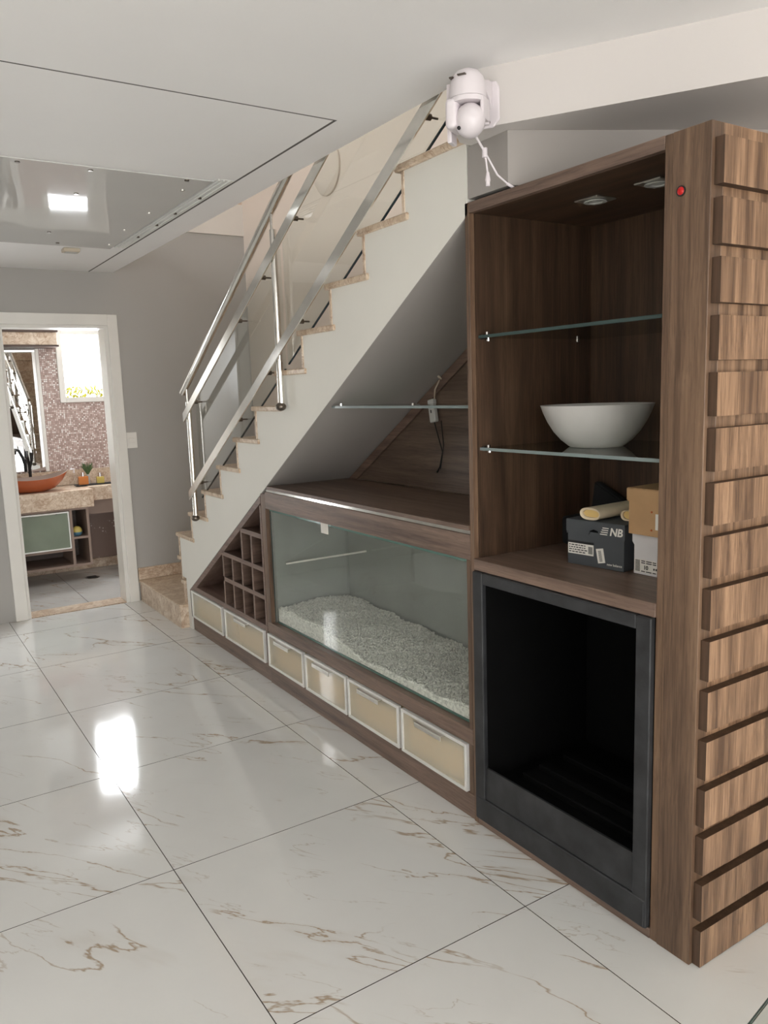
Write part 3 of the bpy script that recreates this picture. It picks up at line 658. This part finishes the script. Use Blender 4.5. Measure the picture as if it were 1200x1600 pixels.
def flat_roll(name, p0, p1, a, b_, label, th=.007):
    p0, p1 = Vector(p0), Vector(p1); d = (p1-p0).normalized(); side = d.cross(Vector((0, 0, 1))).normalized(); up = side.cross(d)
    s1, s2 = S(), S(); n = 28; t = bmesh.new(); R = []
    for P, k in ((p0, 1), (p1, 1), (p1, 0), (p0+d*.004, 0)):
        R.append([t.verts.new(P+(math.copysign(abs(math.cos(2*PI*i/n))**.7, math.cos(2*PI*i/n))*side*(a if k else a-th)+math.sin(2*PI*i/n)*up*(b_ if k else b_-th))) for i in range(n)])
    for A, B in ((0, 1), (1, 2), (2, 3), (3, 0)):
        for i in range(n): t.faces.new((R[A][i], R[A][(i+1) % n], R[B][(i+1) % n], R[B][i]))
    bmesh.ops.recalc_face_normals(t, faces=t.faces); s1.add(t); s1.smooth = True
    o = finish(s1, name, M['roll'], None, label=label, cat='roll')
    t = bmesh.new(); r0 = [t.verts.new(p0+d*.012+(math.copysign(abs(math.cos(2*PI*i/n))**.7, math.cos(2*PI*i/n))*side*(a-th-.0005)+math.sin(2*PI*i/n)*up*(b_-th-.0005))) for i in range(n)]
    r1 = [t.verts.new(p1+(v.co-p0-d*.012)) for v in r0]
    t.faces.new(r0); t.faces.new(r1)
    for i in range(n): t.faces.new((r0[i], r0[(i+1) % n], r1[(i+1) % n], r1[i]))
    bmesh.ops.recalc_face_normals(t, faces=t.faces); s2.add(t); finish(s2, 'roll_core', M['roll_in'], o, label='cream yellow core')
flat_roll('fabric_roll', (.205, .412, 1.1435), (.43, .425, 1.1435), .040, .0195, 'thick flattened beige roll with cream core lying on the charcoal shoe box')
flat_roll('fabric_roll', (.270, .318, 1.1415), (.46, .340, 1.1415), .024, .017, 'smaller beige roll beside the brown kraft box', .004)

# black bags behind the box
s = S(); t = bmesh.new()
vs = [t.verts.new(v) for v in ((.492, .672, .9755), (.492, .43, .9755), (.550, .43, .9755), (.550, .672, .9755), (.496, .676, 1.10), (.505, .669, 1.205), (.538, .659, 1.20), (.505, .52, 1.13), (.538, .515, 1.13), (.496, .43, 1.08), (.545, .43, 1.08))]
for f in ((0, 1, 2, 3), (0, 4, 5, 7, 9, 1), (3, 2, 10, 8, 6), (5, 6, 8, 7), (7, 8, 10, 9), (9, 10, 2, 1), (0, 3, 6, 5, 4)): t.faces.new([vs[i] for i in f])
bmesh.ops.recalc_face_normals(t, faces=t.faces); bmesh.ops.bevel(t, geom=list(t.edges), offset=.006, segments=2, affect='EDGES'); s.add(t); s.smooth = True
finish(s, 'fabric_bag', M['fabric_black'], None, label='black fabric bag with pointed top standing behind the charcoal box', cat='bag')
s = S(); s.box(.40, .53, .680, .732, .9755, 1.08, .02, 3); s.smooth = True
finish(s, 'pouch', M['fabric_black'], None, label='low black pouch in the back left corner of the wooden shelf', cat='pouch')

# ------------------------------------------------------------------ security camera on the beam
nrm = Vector((-.8527, -.5224, 0)); tan = Vector((.5224, -.8527, 0))
FR = Matrix(((tan.x, nrm.x, 0, -.101), (tan.y, nrm.y, 0, .6135), (0, 0, 1, 2.350), (0, 0, 0, 1)))   # local: along the beam, out of the beam, up
sc_ = empty('security_camera', FR @ Vector((0, .1, 0)), 'white pan tilt security camera fixed to the diagonal beam', 'camera')
finish(S().prism([(.040, -.05), (.080, -.05), (.098, -.03), (.098, .058), (.088, .076), (.040, .076)], 'y', .0015, .011, .003), 'mount_plate', M['plastic'], sc_, wm=FR)
finish(S().tube([(.066, .0125, -.036), (.066, .0145, -.036)], .006, 10), 'screw', M['steel_d'], sc_, wm=FR)
finish(S().prism([(.010, .074), (.04, .07), (.09, .055), (.09, .035), (.03, .02), (.010, .0)], 'x', .052, .078, .002), 'bracket_arm', M['plastic'], sc_, wm=FR)
cx, cy = .036, .105
hd = finish(S().lathe([(0, .084), (.016, .083), (.032, .076), (.044, .062), (.050, .045), (.052, .02), (.053, .004), (0, .004)], (cx, cy, 0), 36), 'head_cover', M['plastic'], sc_, wm=FR)
finish(S().box(cx-.012, cx+.012, cy+.038, cy+.054, .054, .058, .001).box(cx-.040, cx-.027, cy+.028, cy+.043, .054, .058, .001), 'slot', M['steel_d'], hd, wm=FR)
yk = S(); yk.box(cx-.053, cx-.018, cy-.034, cy+.050, -.078, .003, .0165, 4); yk.box(cx+.043, cx+.053, cy-.034, cy+.022, -.055, .003, .004, 2); yk.box(cx-.03, cx+.05, cy-.046, cy-.032, -.06, .003, .005, 2)
yk.prism([(cx+.053*math.cos(2*PI*i/28), cy+.053*math.sin(2*PI*i/28)) for i in range(28)], 'z', -.010, .003); yk.smooth = True
finish(yk, 'yoke', M['plastic'], sc_, wm=FR)
bl = finish(S().ball((cx+.010, cy+.012, -.056), .043, (1, 1, 1.08), 28), 'camera_ball', M['plastic'], sc_, wm=FR)
finish(S().ball((cx-.012, cy+.044, -.080), .0055, (1, 1, 1), 12), 'lens', M['lens'], bl, wm=FR)
finish(S().box(cx-.066, cx-.052, cy-.05, cy-.004, -.100, .058, .004, 2), 'antenna', M['plastic'], sc_, wm=FR)
pc = FR @ Vector((cx+.045, cy-.05, -.06))
cb = empty('camera_cable', (pc.x, pc.y, pc.z), 'white forked cable hanging from the security camera onto the tall cabinet', 'cable')
p0 = Vector((-.135, .555, 2.30)); p1 = Vector((-.085, .560, 2.235)); p2 = Vector((-.07, .565, 2.155)); p3 = Vector((.022, .545, 2.138))
finish(S().tube([p0, p0.lerp(p1, .5)+Vector((-.006, 0, 0)), p1], .0035, 8), 'cord', M['plastic'], cb)
finish(S().tube([p1+Vector((0, 0, .010)), p1+Vector((0, 0, -.016))], .008, 10), 'splitter', M['plastic'], cb)
finish(S().tube([p1, p1.lerp(p2, .5)+Vector((.002, 0, 0)), p2+Vector((0, 0, .02))], .0028, 8).tube([p2+Vector((0, 0, .026)), p2+Vector((0, 0, .006)), p2], [.004, .008, .008], 10).tube([p2, p2-Vector((0, 0, .014))], .0065, 10), 'network_plug', M['plastic'], cb)
finish(S().tube([p1, p1.lerp(p3, .4)-Vector((0, 0, .022)), p1.lerp(p3, .75)-Vector((0, 0, .012)), p3], .0028, 8).tube([p1.lerp(p3, .72)-Vector((0, 0, .013)), p3+Vector((0, 0, .0))], .0045, 10), 'power_plug', M['plastic'], cb)

# ------------------------------------------------------------------ ceiling fittings and light switch
gp = empty('ceiling_panel', (-.8, 2.92, HC), 'glossy grey acrylic panel screwed to the white ceiling tray', 'panel')
bx('acrylic_sheet', M['gloss'], gp, -1.9, -.328, 2.06, 3.79, HC-.006, HC-.0005, .001)
trk = S(); trk.box(-.322, -.252, 2.02, 3.72, HC-.004, HC-.0005); 
for x in (-.318, -.296, -.270): trk.box(x-.004, x+.004, 2.02, 3.72, HC-.010, HC-.004, .001)
finish(trk, 'track', M['alu_white'], gp)
for x, y in ((-.83, 2.10), (-.44, 2.08), (-.40, 2.25), (-.40, 2.75), (-.40, 3.2), (-.37, 3.65), (-.65, 3.70), (-.75, 3.40), (-.8, 2.5), (-1.1, 2.1), (-1.1, 3.7)):
    finish(S().tube([(x, y, HC-.006), (x, y, HC-.010)], .010, 10), 'screw', M['alu'] if x > -.42 else M['steel_d'], gp)
for y in (2.35, 2.7, 3.0, 3.35): finish(S().tube([(-.284, y, HC-.004), (-.284, y, HC-.012)], .008, 8), 'screw', M['steel_d'], gp)
vn = finish(S().box(-.585, -.49, 3.86, 3.935, HC-.022, HC-.0005, .004, 2), 'ceiling_vent', M['vent'], None, label='small square beige vent on the ceiling near the bathroom door', cat='vent')
finish(S().box(-.572, -.503, 3.873, 3.922, HC-.025, HC-.0222, .001), 'cover', M['plastic_g'], vn)
sw = finish(S().box(-.066, .010, YB-.012, YB-.0008, 1.185, 1.305, .003, 2), 'light_switch', M['door'], None, label='white rectangular light switch on the grey wall beside the door', cat='switch')
finish(S().box(-.052, -.004, YB-.016, YB-.0122, 1.225, 1.262, .002), 'rocker', M['door'], sw)
dl = finish(S().lathe([(0, .05), (.08, .048), (.14, .036), (.165, .012), (.165, 0), (0, 0)], (0, 0, 0), 40, mat=Matrix.Translation((XW1-.001, 3.36, 2.98)) @ Matrix.Rotation(-PI/2, 4, 'Y')), 'wall_lamp', M['wall_pale'], None, label='pale round shade on the beige stairwell wall behind the railing', cat='lamp')

# ------------------------------------------------------------------ bathroom things
vt = empty('vanity_cabinet', (-.6, 6.0, .12), 'floating taupe vanity with green glass door below the marble counter', 'cabinet')
vy0, vy1, vz0, vz1 = 5.80, 6.268, .128, .640
vx0, vx1 = -1.25, -.165
tp = M['taupe']
bx('top_board', tp, vt, vx0, vx1, vy0, vy1, vz1-.018, vz1); bx('bottom_board', tp, vt, vx0, vx1, vy0, vy1, vz0, vz0+.02)
bx('side_panel', tp, vt, vx1-.02, vx1, vy0, vy1, vz0+.0205, vz1-.0185); bx('side_panel', tp, vt, vx0, vx0+.02, vy0, vy1, vz0+.0205, vz1-.0185)
bx('divider', tp, vt, -.325, -.303, vy0, vy1, vz0+.0205, vz1-.0185); bx('cube_shelf', tp, vt, -.3025, -.1855, vy0, vy1, .370, .388)
bx('lower_shelf', tp, vt, vx0+.0205, -.3255, vy0, vy1, .272, .290); bx('back_panel', M['rack_in'], vt, vx0+.02, vx1-.02, vy1-.02, vy1-.012, vz0+.02, vz1-.02)
dr = S(); a0, a1, c0, c1 = -1.22, -.332, .296, .618; t = .010
dr.box(a0, a0+t, vy0-.02, vy0-.001, c0, c1).box(a1-t, a1, vy0-.02, vy0-.001, c0, c1).box(a0+t, a1-t, vy0-.02, vy0-.001, c0, c0+t).box(a0+t, a1-t, vy0-.02, vy0-.001, c1-t, c1)
dr = finish(dr, 'door', M['alu_white'], vt); bx('green_pane', M['green_glass'], dr, a0+t, a1-t, vy0-.014, vy0-.004, c0+t, c1-t)
bx('handle', M['alu'], dr, -.64, -.44, vy0-.045, vy0-.0205, c1-.008, c1-.003)
for x in (-.64, -.45): bx('handle_clip', M['black_pl'], dr, x, x+.02, vy0-.048, vy0-.0205, c1-.012, c1-.0085)
ct = empty('marble_counter', (-.6, 6.0, .64), 'beige marble vanity counter carrying the copper basin', 'counter')
bx('counter_slab', M['marble'], ct, -1.3, -.117, 5.775, 6.268, .641, .795, .003)
bx('side_slab', M['marble'], ct, -.1165, .45, 5.93, 6.268, .675, .800, .003)
bx('backsplash', M['marble'], ct, -1.3, .6, 6.275, 6.298, .796, .93, .002)
bx('apron', M['taupe'], ct, -.1645, .45, 6.0, 6.268, .545, .6745)
ball_ = finish(S().ball((-.262, 5.86, .4315), .043, (1, 1, 1), 20), 'ball', M['perfume2'], None, label='small yellow and blue ball in the upper vanity cubby', cat='ball')
finish(S().lathe([(.0425, .0), (.0435, -.004), (.040, -.018), (.031, -.031), (.02, -.038)], (-.262, 5.86, .424), 20), 'blue_half', plain('blue_rubber', (70, 110, 130), .5), ball_)
# copper basin
cbn = empty('basin', (-.62, 5.95, .796), 'copper coloured boat shaped basin on the marble counter', 'basin')
t = bmesh.new(); n = 40; R = []
for (rx, ry, z, tipz) in ((.12, .08, 0, 0), (.20, .12, .022, .004), (.26, .155, .064, .020), (.312, .18, .112, .058), (.305, .174, .112, .058), (.25, .145, .068, .022), (.18, .10, .034, .006), (.06, .04, .026, 0)):
    R.append([t.verts.new((-.585+rx*math.cos(2*PI*i/n), 5.95+ry*math.sin(2*PI*i/n), .7965+z+tipz*(abs(math.cos(2*PI*i/n))**2.5))) for i in range(n)])
for A, B in zip(R, R[1:]):
    for i in range(n): t.faces.new((A[i], A[(i+1) % n], B[(i+1) % n], B[i]))
t.faces.new(R[0]); t.faces.new(R[-1]); bmesh.ops.recalc_face_normals(t, faces=t.faces)
s = S(); s.add(t); s.smooth = True; bo = finish(s, 'basin_shell', [M['copper'], M['taupe']], cbn)
for p in bo.data.polygons:
    c = p.center; 
    if p.index >= 3*n+0 and p.index < 7*n or p.index == 7*n+1: p.material_index = 1
fc = finish(S().tube([(-.545, 6.17, .796), (-.545, 6.17, 1.00), (-.555, 6.15, 1.06), (-.575, 6.08, 1.125), (-.59, 5.99, 1.13), (-.595, 5.97, 1.09)], .013, 12), 'faucet', M['black_pl'], None, label='tall black faucet behind the copper basin', cat='faucet')
finish(S().tube([(-.545, 6.165, .98), (-.527, 6.15, 1.05), (-.522, 6.145, 1.12)], [.010, .012, .017], 10), 'lever', M['black_pl'], fc)
# tray and bottles
bx('tray', M['dark'], None, -.20, .12, 6.02, 6.13, .8015, .809, .002, label='dark narrow tray on the marble counter', cat='tray')
def bottle(x, y, wdt, h, m, label, name='perfume_bottle'):
    b0 = finish(S().box(x-wdt/2, x+wdt/2, y-.02, y+.02, .8095, .8095+h, .005, 2), name, m, None, label=label, cat='bottle', group='perfume bottles on the tray')
    finish(S().tube([(x, y, .8095+h), (x, y, .8095+h+.035)], .013, 12), 'cap', M['chrome'], b0)
bottle(-.13, 6.06, .085, .075, M['perfume'], 'amber perfume bottle, larger of the two on the tray')
bottle(.02, 6.07, .065, .06, M['perfume2'], 'yellow perfume bottle, right of the small plant')
sp = finish(S().lathe([(0, 0), (.04, 0), (.042, .02), (.04, .09), (.016, .115), (.014, .135), (0, .135)], (-.225, 5.95, .796), 20), 'soap_dispenser', M['pane'], None, label='clear soap dispenser right of the copper basin', cat='dispenser')
finish(S().tube([(-.225, 5.95, .931), (-.225, 5.95, .965), (-.26, 5.93, .965)], .007, 8), 'pump', M['plastic'], sp)
pl = empty('potted_plant', (-.075, 6.11, .8095), 'small green sprig in a slim vase between two perfume bottles', 'plant')
finish(S().lathe([(0, 0), (.014, 0), (.016, .03), (.012, .07), (.014, .085), (0, .085)], (-.075, 6.11, .8095), 16), 'vase', M['plastic_g'], pl)
s = S(); rg = random.Random(2)
for i in range(34):
    a = rg.uniform(0, 2*PI); L = rg.uniform(.06, .12); e = rg.uniform(.02, .065); b0 = Vector((-.075, 6.11, .885)); tip = b0+Vector((e*math.cos(a), e*math.sin(a)*.6, L)); mid = b0.lerp(tip, .5)+Vector((0, 0, .012))
    s.tube([b0, mid, tip], [.003, .006, .0008], 5)
finish(s, 'foliage', M['leaf'], pl)
# mirror and lintel
mr = empty('mirror', (-.8, 6.28, .97), 'tall wall mirror reflecting the stairs above the basin', 'mirror')
bx('mirror_glass', M['mirror'], mr, -1.35, -.395, 6.282, 6.288, .945, 2.018); bx('mirror_frame', M['door'], mr, -.394, -.365, 6.268, 6.296, .935, 2.018, .002)
ln = empty('mirror_canopy', (-.8, 6.15, 2.03), 'marble faced canopy box with dark bands above the mirror', 'canopy')
bx('marble_face', M['marble'], ln, -1.4, -.245, 6.04, 6.298, 2.036, 2.142, .002)
bx('lower_band', M['rack_in'], ln, -1.4, -.235, 6.03, 6.298, 2.020, 2.0355, .001); bx('upper_band', M['rack_in'], ln, -1.4, -.235, 6.03, 6.298, 2.1425, 2.168, .001)
# toilet edge beside the door
tl = empty('toilet', (.3, 5.95, 0), 'white toilet bowl partly hidden behind the right door frame', 'toilet')
finish(S().lathe([(0, 0), (.12, 0), (.11, .05), (.10, .14), (.15, .27), (.18, .36), (.185, .385), (.14, .385), (.11, .30), (0, .26)], (.235, 5.72, .001), 32, sy=1.25), 'toilet_bowl', M['plastic'], tl)
finish(S().lathe([(.10, .0), (.188, .0), (.19, .012), (.18, .02), (.11, .02)], (.235, 5.72, .387), 32, sy=1.25), 'seat', M['plastic'], tl)
bx('cistern', M['plastic'], tl, .20, .56, 5.97, 6.14, .09, .54, .02)
dn = finish(S().lathe([(0, .0), (.06, .0), (.06, .003), (0, .003)], (-.17, 5.86, .0005), 24), 'floor_drain', M['steel_d'], None, label='round dark drain in the bathroom floor', cat='drain')
gr = S(); [gr.box(-.21, -.13, 5.82+i*.02, 5.826+i*.02, .0036, .0048) for i in range(5)]
finish(gr, 'grate', M['black_pl'], dn)
# plants outside the bathroom window
hs = S(); rg = random.Random(9)
for i in range(1700):
    c = Vector((rg.uniform(-.6, .9), rg.uniform(6.75, 7.0), rg.uniform(1.40, 1.685))); a = Vector((rg.uniform(-1, 1), rg.uniform(-1, 1), rg.uniform(-.4, 1))).normalized()
    q = a.cross(Vector((0, 0, 1))).normalized()*.012; tt = bmesh.new(); vs = [tt.verts.new(p) for p in (c-a*.04, c+q, c+a*.04, c-q)]; tt.faces.new(vs); hs.add(tt)
hd_ = empty('shrub', (.15, 6.9, -.2), 'bright yellow green shrub outside the bathroom window', 'shrub')
finish(hs, 'foliage', M['leaf_y'], hd_)
sh = S()
for x in (-.4, -.1, .2, .5, .8): sh.tube([(x, 6.88, -.2), (x+.04, 6.87, 1.0), (x, 6.88, 1.6)], [.015, .01, .004], 6)
finish(sh, 'stems', M['taupe'], hd_)
bx('ground_outside', M['grout'], None, -6, 6, 6.45, 14, -.3, -.2, kind='structure')

# glass table, only its corner is in view
gt = empty('glass_table', (-.2, -.75, 0), 'clear glass table top corner at the bottom right of the floor', 'table')
e0 = Vector((-.372, -.536)); dv_ = Vector((.098, .016)).normalized(); nv = Vector((dv_.y, -dv_.x))
pts = [e0-dv_*.25, e0+dv_*.55, e0+dv_*.55+nv*.5, e0-dv_*.25+nv*.5]
finish(S().prism([(p.x, p.y) for p in pts], 'z', .300, .308), 'table_top', M['rail_glass'], gt)
e1 = [pts[0], pts[1], pts[1]-nv*.003, pts[0]-nv*.003]
finish(S().prism([(p.x, p.y) for p in e1], 'z', .300, .308), 'top_edge', M['glass_edge_d'], gt)
for a_, c_ in ((.1, .12), (.45, .12), (.1, .42), (.45, .42)):
    p = pts[0]+dv_*a_*1.3+nv*c_; finish(S().tube([(p.x, p.y, 0), (p.x, p.y, .2995)], .014, 12), 'leg', M['steel'], gt)
